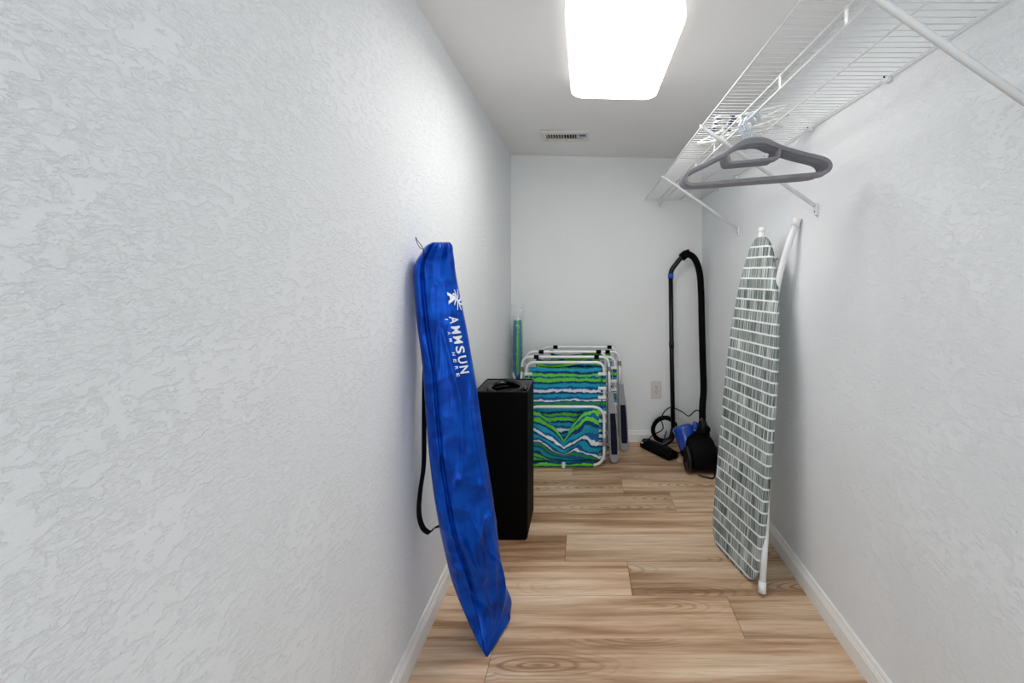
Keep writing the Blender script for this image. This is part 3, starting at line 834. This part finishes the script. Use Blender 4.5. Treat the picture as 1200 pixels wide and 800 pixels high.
# ------------------------------------------------------------------ folded beach chairs
def make_chair():
    c0 = -0.133
    root = empty('beach_chair', (c0, 2.88, 0))
    def uframe(name, half, y, z0, z1, rad, r=0.0095, lean=0.0, clips=None):
        pts = [(c0 - half, y, z0), (c0 - half, y + lean, z1), (c0 + half, y + lean, z1), (c0 + half, y, z0)]
        f = tube(name, fillet(pts, rad, 7), r, M_alu, root, 10)
        for x in clips or ():
            tube('tube_clip', [(x - .016, y + lean, z1), (x + .016, y + lean, z1)], r + .004, M_blackm, f, 10)
        return f
    # seat frame folded to the front: a closed loop, lying in the front plane
    half, y = 0.254, 2.80
    pts = [(c0 - half, y, .012), (c0 + half, y, .012), (c0 + half, y, .392), (c0 - half, y, .392)]
    tube('seat_frame', fillet(pts, .085, 8, True), 0.0098, M_alu, root, 10, True)
    uframe('back_frame', 0.256, 2.842, 0.03, 0.672, 0.055)
    uframe('front_leg_frame', 0.290, 2.885, 0.10, 0.700, 0.055, clips=(-.328, .075))
    uframe('rear_leg_frame', 0.268, 2.925, 0.02, 0.727, 0.060, clips=(-.30, .09))
    # back cloth
    NX, NZ = 24, 40; V, F2, U = [], [], []
    xa, xb, z0, z1 = c0 - .236, c0 + .236, .04, .636
    for j in range(NZ + 1):
        for i in range(NX + 1):
            s, t = i / NX, j / NZ
            x = xa + (xb - xa) * s; z = z1 + (z0 - z1) * t
            yy = 2.832 + 0.010 * math.sin(PI * s) - .003 * mnoise.noise(Vector((s * 4, t * 9, 1)))
            z += 0.006 * math.cos(PI * 2 * s) * (1 - t)
            V.append((x, yy, z)); U.append((x - c0, (z1 - z) + .016))
    for j in range(NZ):
        for i in range(NX):
            a = j * (NX + 1) + i; F2.append((a, a + 1, a + NX + 2, a + NX + 1))
    o = mesh('back_cloth', V, F2, M_stripe, root, True, U)
    md = o.modifiers.new('thickness', 'SOLIDIFY'); md.thickness = 0.003; md.offset = 0
    # sleeves of the cloth round the side tubes with gaps
    def sleeve(x, y, za, zb, r=0.0135, horizontal=None):
        V, F2, U = [], [], []; n = 12
        for j in range(4):
            t = j / 3
            for k in range(n):
                a = 2 * PI * k / n
                if horizontal is None:
                    z = za + (zb - za) * t
                    V.append((x + r * math.cos(a), y + r * math.sin(a), z)); U.append((x - c0, .652 - z))
                else:
                    xx = horizontal[0] + (horizontal[1] - horizontal[0]) * t
                    V.append((xx, y + r * math.cos(a), za + r * math.sin(a))); U.append((xx, zb + a * r))
        for j in range(3):
            for k in range(n): F2.append((j * n + k, j * n + (k + 1) % n, (j + 1) * n + (k + 1) % n, (j + 1) * n + k))
        return mesh('cloth_sleeve', V, F2, M_stripe, root, True, U)
    for s in (-1, 1):
        for za, zb in ((.600, .505), (.445, .345), (.29, .19), (.14, .05)):
            sleeve(c0 + s * .256, 2.842, za, zb)
            for zz in (za, zb): box('cloth_tab', (c0 + s * .243, 2.8285, zz), (.052, .0035, .020), M_whitep, root, .001, None, 1)
    sleeve(0, 2.80, .0215, .261, .0195, (c0 - .215, c0 + .185))
    box('cloth_tab', (c0 - .008, 2.779, .0215), (.02, .003, .038), M_whitep, root, .001, None, 1)
    # seat cloth: slack, sagging in a V inside the seat frame
    NX, NZ = 36, 30; V, F2, U = [], [], []
    for j in range(NZ + 1):
        for i in range(NX + 1):
            s, t = i / NX, j / NZ
            x = c0 - .232 + .452 * s
            m = min(1, abs(s - .50) / (.37 if s < .50 else .29))
            top = .185 + .192 * (1 - (1 - m) ** 1.2)
            z = top + (.052 - top) * t
            fold = .020 * math.sin(PI * t) + .011 * math.sin(8 * t + 5 * s + 2 * m) * math.sin(PI * min(1, t + .15)) + .008 * mnoise.noise(Vector((s * 6, t * 5, 4)))
            V.append((x, 2.79 - fold - .006, z))
            U.append((x - c0, .05 + (.37 - z) - (1 - t) * (.37 - top) * .85 - t * .13 * s + .022 * mnoise.noise(Vector((s * 4, t * 4, 9)))))
    for j in range(NZ):
        for i in range(NX):
            a = j * (NX + 1) + i; F2.append((a, a + 1, a + NX + 2, a + NX + 1))
    o = mesh('seat_cloth', V, F2, M_stripe, root, True, U)
    md = o.modifiers.new('thickness', 'SOLIDIFY'); md.thickness = 0.0025; md.offset = 0
    # arms
    for s in (-1, 1):
        ax = c0 + s * .300; y = 2.855
        prof = [(-.018, .475), (.018, .475), (.023, .40), (.031, .34), (.034, .25), (.035, .10), (.036, .055), (.032, .030), (.022, .014), (.006, .008), (-.010, .012), (-.020, .028), (-.024, .055), (-.021, .12), (-.019, .25), (-.019, .36)]
        lean = .020
        bm = bmesh.new()
        fr = [bm.verts.new((ax + s * u + lean * s * (1 - z / .475), y - .015, z)) for u, z in prof]
        bk = [bm.verts.new((ax + s * u + lean * s * (1 - z / .475), y + .013, z)) for u, z in prof]
        bm.faces.new(fr); bm.faces.new(bk[::-1]); k = len(prof)
        for q in range(k): bm.faces.new((fr[q], fr[(q + 1) % k], bk[(q + 1) % k], bk[q]))
        bmesh.ops.bevel(bm, geom=[e for e in bm.edges if abs(e.verts[0].co.y - e.verts[1].co.y) < 1e-5], offset=.004, segments=2, affect='EDGES')
        arm = from_bm('arm', bm, M_armgrey, root)
        pad = [(-.011, .335), (.024, .335), (.028, .25), (.029, .10), (.026, .065), (-.012, .065), (-.0135, .10), (-.012, .25)]
        bm = bmesh.new()
        fr = [bm.verts.new((ax + s * u + lean * s * (1 - z / .475), y - .0185, z)) for u, z in pad]
        bk = [bm.verts.new((ax + s * u + lean * s * (1 - z / .475), y - .013, z)) for u, z in pad]
        bm.faces.new(fr); bm.faces.new(bk[::-1]); k = len(pad)
        for q in range(k): bm.faces.new((fr[q], fr[(q + 1) % k], bk[(q + 1) % k], bk[q]))
        from_bm('arm_pad', bm, M_navy, arm)
        tube('arm_post', [(c0 + s * .293, y, .46), (c0 + s * .292, y, .55), (c0 + s * .290, y + .02, .64)], .0085, M_alu, root, 10)
        box('hinge_bracket', (c0 + s * .291, 2.875, .618), (.026, .030, .040), M_greycl, root, .004)
        box('hinge_bracket', (c0 + s * .256, 2.80, .165), (.027, .030, .052), M_greycl, root, .004)
        tube('hinge_bolt', [(c0 + s * .262, 2.81, .06), (c0 + s * .262, 2.925, .06)], .005, M_greycl, root, 8)
    # carry pouch and strap folded behind
    NX, NZ = 14, 8; V, F2, U = [], [], []
    for j in range(NZ + 1):
        for i in range(NX + 1):
            s, t = i / NX, j / NZ
            V.append((c0 - .20 + .43 * s, 2.906 + .004 * math.sin(9 * s + 5 * t), .685 - .05 * t - .012 * math.sin(PI * s * 2) + .01 * mnoise.noise(Vector((s * 5, t * 3, 2)))))
            U.append((s * .4, .045 + t * .06))
    for j in range(NZ):
        for i in range(NX):
            a = j * (NX + 1) + i; F2.append((a, a + 1, a + NX + 2, a + NX + 1))
    o = mesh('carry_pouch', V, F2, M_stripe, root, True, U)
    md = o.modifiers.new('thickness', 'SOLIDIFY'); md.thickness = 0.003; md.offset = 0
    at_root(root)
    return root
ch1 = make_chair()
tag(ch1, 'folded striped beach chair in front, its seat cloth sagging', 'beach chair', 'folded beach chairs by the end wall')
ch2 = copy_tree(ch1)
ch2.location.x += 0.084; ch2.location.y += 0.19
ch2.location.z += 0.0
tag(ch2, 'folded striped beach chair standing behind the other, against the end wall', 'beach chair', 'folded beach chairs by the end wall')

# ------------------------------------------------------------------ canister vacuum
vc = tag(empty('vacuum_cleaner', (0.73, 2.86, 0)), 'black and blue canister vacuum with upright hose in the corner', 'vacuum cleaner')
# body: lofted along depth, wheels at both sides
def vring(y, cx, hw, z0, z1, r):
    return [(x, y, z) for x, z in rrect(cx, (z0 + z1) / 2, hw, (z1 - z0) / 2, min(r, hw * .9, (z1 - z0) * .45), 5)]
loft_rings('body', [vring(2.675, .745, .050, .045, .10, .02), vring(2.685, .745, .078, .030, .135, .03), vring(2.71, .745, .088, .022, .165, .035), vring(2.78, .745, .090, .022, .195, .04),
                    vring(2.86, .745, .086, .022, .205, .045), vring(2.93, .740, .074, .024, .19, .04), vring(2.99, .735, .058, .03, .14, .03), vring(3.01, .735, .03, .05, .10, .02)], M_blackm, vc)
for s, x in ((-1, .646), (1, .838)):
    ax = Matrix.Rotation(-PI / 2 * 1, 3, 'Y') if s < 0 else Matrix.Rotation(PI / 2, 3, 'Y')
    wh = lathe('wheel', [(0, -.016), (.070, -.016), (.077, -.012), (.079, -.004), (.077, .006), (.068, .012), (.058, .012), (.055, .008), (.020, .010), (.014, .016), (0, .016)], M_black, vc, 32, (x, 2.735, .0795), ax)
    lathe('hub_cap', [(.018, .010), (.017, .018), (0, .019)], M_blackm, wh, 16, (x, 2.735, .0795), ax)
# blue dust cup leaning up over the front
A = Matrix.Rotation(math.radians(-14), 3, 'Y') @ Matrix.Rotation(math.radians(-22), 3, 'X')
lathe('dust_cup', [(0, 0), (.046, 0), (.054, .012), (.063, .09), (.067, .170), (.060, .188), (.044, .194), (0, .194)], M_bluep, vc, 28, (.694, 2.835, .062), A)
lathe('cup_band', [(.056, .006), (.0575, .010), (.0595, .040), (.057, .044)], M_blackm, vc, 28, (.694, 2.835, .062), A)
bm = bmesh.new(); bm_box(bm, (.735, 2.885, .240), (.030, .055, .050), .010, Matrix.Rotation(math.radians(18), 3, 'Y')); from_bm('cup_latch', bm, M_bluep, vc)
bm = bmesh.new(); bm_box(bm, (.788, 2.88, .215), (.060, .13, .085), .018, Matrix.Rotation(math.radians(20), 3, 'Y')); from_bm('top_housing', bm, M_blackm, vc)
tube('carry_handle', spline([(.765, 2.80, .225), (.765, 2.80, .262), (.775, 2.84, .280), (.785, 2.90, .278), (.790, 2.94, .255)], 5), .010, M_black, vc, 10)
tube('hose_port', [(.800, 2.955, .20), (.812, 2.985, .245), (.818, 3.0, .275)], .024, M_black, vc, 14)
# corrugated hose: up, over and down to the wand
hz = [Vector((.812, 2.985, .25)), Vector((.822, 3.02, .33)), P(824.5, 455, 3.06), P(823.5, 420, 3.08), P(822.5, 380, 3.10), P(821.5, 340, 3.11), P(819.5, 318, 3.11), P(814, 303, 3.105), P(806, 297.5, 3.10), P(801, 299, 3.10)]
hz = spline(hz, 40)
acc = [0.0]
for a, b in zip(hz[:-1], hz[1:]): acc.append(acc[-1] + (b - a).length)
fine = []; step = 0.0035; j = 0
for i in range(int(acc[-1] / step)):
    s = i * step
    while acc[j + 1] < s: j += 1
    t = (s - acc[j]) / max(1e-9, acc[j + 1] - acc[j]); fine.append(hz[j].lerp(hz[j + 1], t))
tube('hose', fine, (lambda i: .0245 if i % 3 else .0220), M_blackm, vc, 14)
tube('hose_cuff', [P(808, 296.5, 3.10), P(803, 298, 3.10), P(798.5, 302, 3.10)], .030, M_blackm, vc, 14)
tube('grip', fillet([P(803, 298, 3.10), P(797, 303, 3.095), P(786.2, 317, 3.09), P(786, 327, 3.09)], .03, 6), .0175, M_black, vc, 12)
tube('wand', [P(786, 322, 3.09), P(787.2, 420, 3.08), P(789, 508, 3.06)], .0165, M_black, vc, 14)
tube('wand_ring', [P(786, 320.5, 3.09), P(786, 326, 3.09)], .0205, M_bluering, vc, 14)
tube('wand_joint', [P(786.9, 400, 3.083), P(787.1, 407, 3.083)], .0185, M_black, vc, 14)
# floor head with its swivel neck
hd = Matrix.Rotation(math.radians(-56), 3, 'Z')
V = []; L2 = .148
sect = [(-.050, .002), (.050, .002), (.053, .024), (.033, .046), (-.022, .056), (-.052, .030)]
for q, sc in ((-1, .80), (-.93, 1), (.93, 1), (1, .80)):
    for (a, z) in sect:
        V.append(hd @ Vector((q * L2, a * sc, 0)) + Vector((.515, 3.03, .003 + z * (sc if z > .01 else 1))))
Fc = []
for i in range(3):
    for c in range(6): Fc.append((i * 6 + c, i * 6 + (c + 1) % 6, (i + 1) * 6 + (c + 1) % 6, (i + 1) * 6 + c))
Fc += [tuple(range(6))[::-1], tuple(range(18, 24))]
bm = bmesh.new(); vv = [bm.verts.new(v) for v in V]
for f in Fc: bm.faces.new([vv[i] for i in f])
from_bm('floor_head', bm, M_blackm, vc)
tube('head_neck', spline([(.535, 3.05, .035), (.575, 3.06, .055), (.612, 3.065, .085), P(788.9, 503, 3.06)], 5), .020, M_black, vc, 12)
# coil of hose and the mains cord
lp = [Vector((.575 + .082 * math.cos(a), 3.135 - .03 * math.sin(a), .125 + .095 * math.sin(a))) for a in [2 * PI * q / 40 for q in range(40)]]
tube('hose_coil', lp, (lambda i: .0168 if i % 2 else .0150), M_blackm, vc, 12, True)
cp = [(.44, 3.10, .052), (.50, 3.14, .085), (.57, 3.16, .12), (.56, 3.17, .20), (.62, 3.17, .272), (.70, 3.14, .255), (.74, 3.08, .24), (.79, 3.02, .30), (.835, 2.95, .22), (.846, 2.90, .10), (.80, 2.66, .012), (.74, 2.64, .010), (.70, 2.665, .012)]
tube('power_cord', spline(cp, 8), .0042, M_black, vc, 8)
tube('power_cord', spline([(.60, 3.18, .10), (.575, 3.13, .03), (.62, 3.04, .012), (.66, 2.99, .012), (.68, 2.93, .03)], 8), .0042, M_black, vc, 8)
pg = box('plug', (.428, 3.095, .048), (.034, .022, .022), M_black, vc, .005, Matrix.Rotation(.25, 3, 'Z'))
for dy in (-.006, .006): box('plug_prong', (.406, 3.089 + dy, .047), (.016, .0016, .006), M_alu, pg, 0, Matrix.Rotation(.25, 3, 'Z'))
at_root(vc)

# ------------------------------------------------------------------ ironing board leaning on the right wall
ib_a = math.radians(14.6)
base = Vector((0.632, 1.872, 0.004))
wv = Vector((-math.sin(ib_a), math.cos(ib_a), 0))          # across, away from the camera
nv = Vector((math.cos(ib_a), math.sin(ib_a), 0))           # towards the wall
uv_ = (nv * 0.142 + Vector((0, 0, 1.424))).normalized()    # up the board
bk = wv.cross(uv_).normalized()
if bk.dot(nv) < 0: bk = -bk                                # behind the board
LEN = 1.425
ib = tag(empty('ironing_board', (0.66, 1.88, 0)), 'ironing board in a grey brush stroke cover leaning on the right wall', 'ironing board')
HW = [(0, .105), (.012, .133), (.03, .150), (.055, .162), (.10, .169), (.3, .173), (.6, .174), (.8, .170), (.95, .160), (1.08, .145), (1.20, .123), (1.29, .099), (1.35, .077), (1.39, .055), (1.412, .035), (1.425, .012)]
def hw(l):
    for (a, x), (b, y) in zip(HW[:-1], HW[1:]):
        if a <= l <= b: return x + (y - x) * (l - a) / (b - a)
    return HW[-1][1]
T = 0.026
V, Fc, U = [], [], []
ls = sorted(set([q[0] for q in HW] + [LEN * i / 70 for i in range(71)]))
for l in ls:
    h = hw(l); er = .012
    ring = []
    M = 20
    fw = max(.001, h - er)
    for i in range(M + 1): ring.append((-fw + 2 * fw * i / M, 0.0))
    for i in range(1, 5):
        a = PI / 2 * i / 4; ring.append((fw + er * math.sin(a), er * (1 - math.cos(a))))
    ring.append((h, T)); ring.append((h - .025 if h > .03 else h * .3, T + .001))
    ring.append((-(h - .025) if h > .03 else -h * .3, T + .001)); ring.append((-h, T))
    for i in range(4, 0, -1):
        a = PI / 2 * i / 4; ring.append((-fw - er * math.sin(a), er * (1 - math.cos(a))))
    u = -fw; prev = None; us = []
    for i, (x, d) in enumerate(ring):
        if prev is not None:
            u += math.hypot(x - prev[0], d - prev[1])
        us.append(u); prev = (x, d)
    # left rim counted outwards from the face edge
    K = len(ring)
    for i in range(K - 5, K):
        x, d = ring[i]
        us[i] = -fw - (abs(x) - fw) - d
    for (x, d), q in zip(ring, us):
        V.append(base + uv_ * l + wv * x + bk * d); U.append((q, LEN - l))
for i in range(len(ls) - 1):
    for c in range(K):
        d = (c + 1) % K
        Fc.append((i * K + c, i * K + d, (i + 1) * K + d, (i + 1) * K + c))
Fc += [tuple(range(K))[::-1], tuple((len(ls) - 1) * K + c for c in range(K))]
cov = mesh('cover', V, Fc, M_cover, ib, False, U)
bm = bmesh.new(); bm.from_mesh(cov.data); bmesh.ops.recalc_face_normals(bm, faces=bm.faces); bm.to_mesh(cov.data); bm.free()
cov.data.polygons.foreach_set('use_smooth', [True] * len(cov.data.polygons))
def B(l, x, d): return base + uv_ * l + wv * x + bk * d
lathe('nose_cap', [(0, 0), (.013, 0), (.013, .016), (.010, .020), (.015, .026), (.0165, .034), (.013, .043), (0, .046)], M_whitep, ib, 16, B(LEN - .004, 0, .013),
      Matrix((wv, bk, uv_)).transposed())
# legs: one long tube with a bent upper end resting on the wall, one that reaches the floor
top = P(938, 257, 1.75); top.x = min(top.x, XR - 0.016)
l1 = fillet([top, P(911, 325, 1.80), P(904, 400, 1.83), P(900, 520, 1.84), B(.35, .01, .06)], .16, 8)
leg = tube('leg', l1, .0125, M_white, ib, 12)
d1 = (l1[0] - l1[1]).normalized()
tube('foot_cap', [l1[0] - d1 * .028, l1[0] + d1 * .006], .0155, M_whitep, leg, 14)
ft = P(893, 697, 1.680); ft.z = 0.018
l2 = [ft, B(.30, -.138, .050), B(.95, -.03, .050)]
leg2 = tube('leg', fillet(l2, .15, 6), .0125, M_white, ib, 12)
d2 = (l2[0] - l2[1]).normalized()
tube('foot_cap', [ft - d2 * .03, ft + d2 * .008], .0150, M_whitep, leg2, 14)
tube('cross_bar', [B(1.31, -.05, .03), P(911, 303, 1.80)], .005, M_greycl, ib, 8)
tube('lock_rail', [B(.4, .05, .034), B(1.25, .03, .034)], .006, M_white, ib, 8)
tube('hinge_rod', [B(.7, -.10, .034), B(.7, .10, .034)], .006, M_white, ib, 8)
at_root(ib)
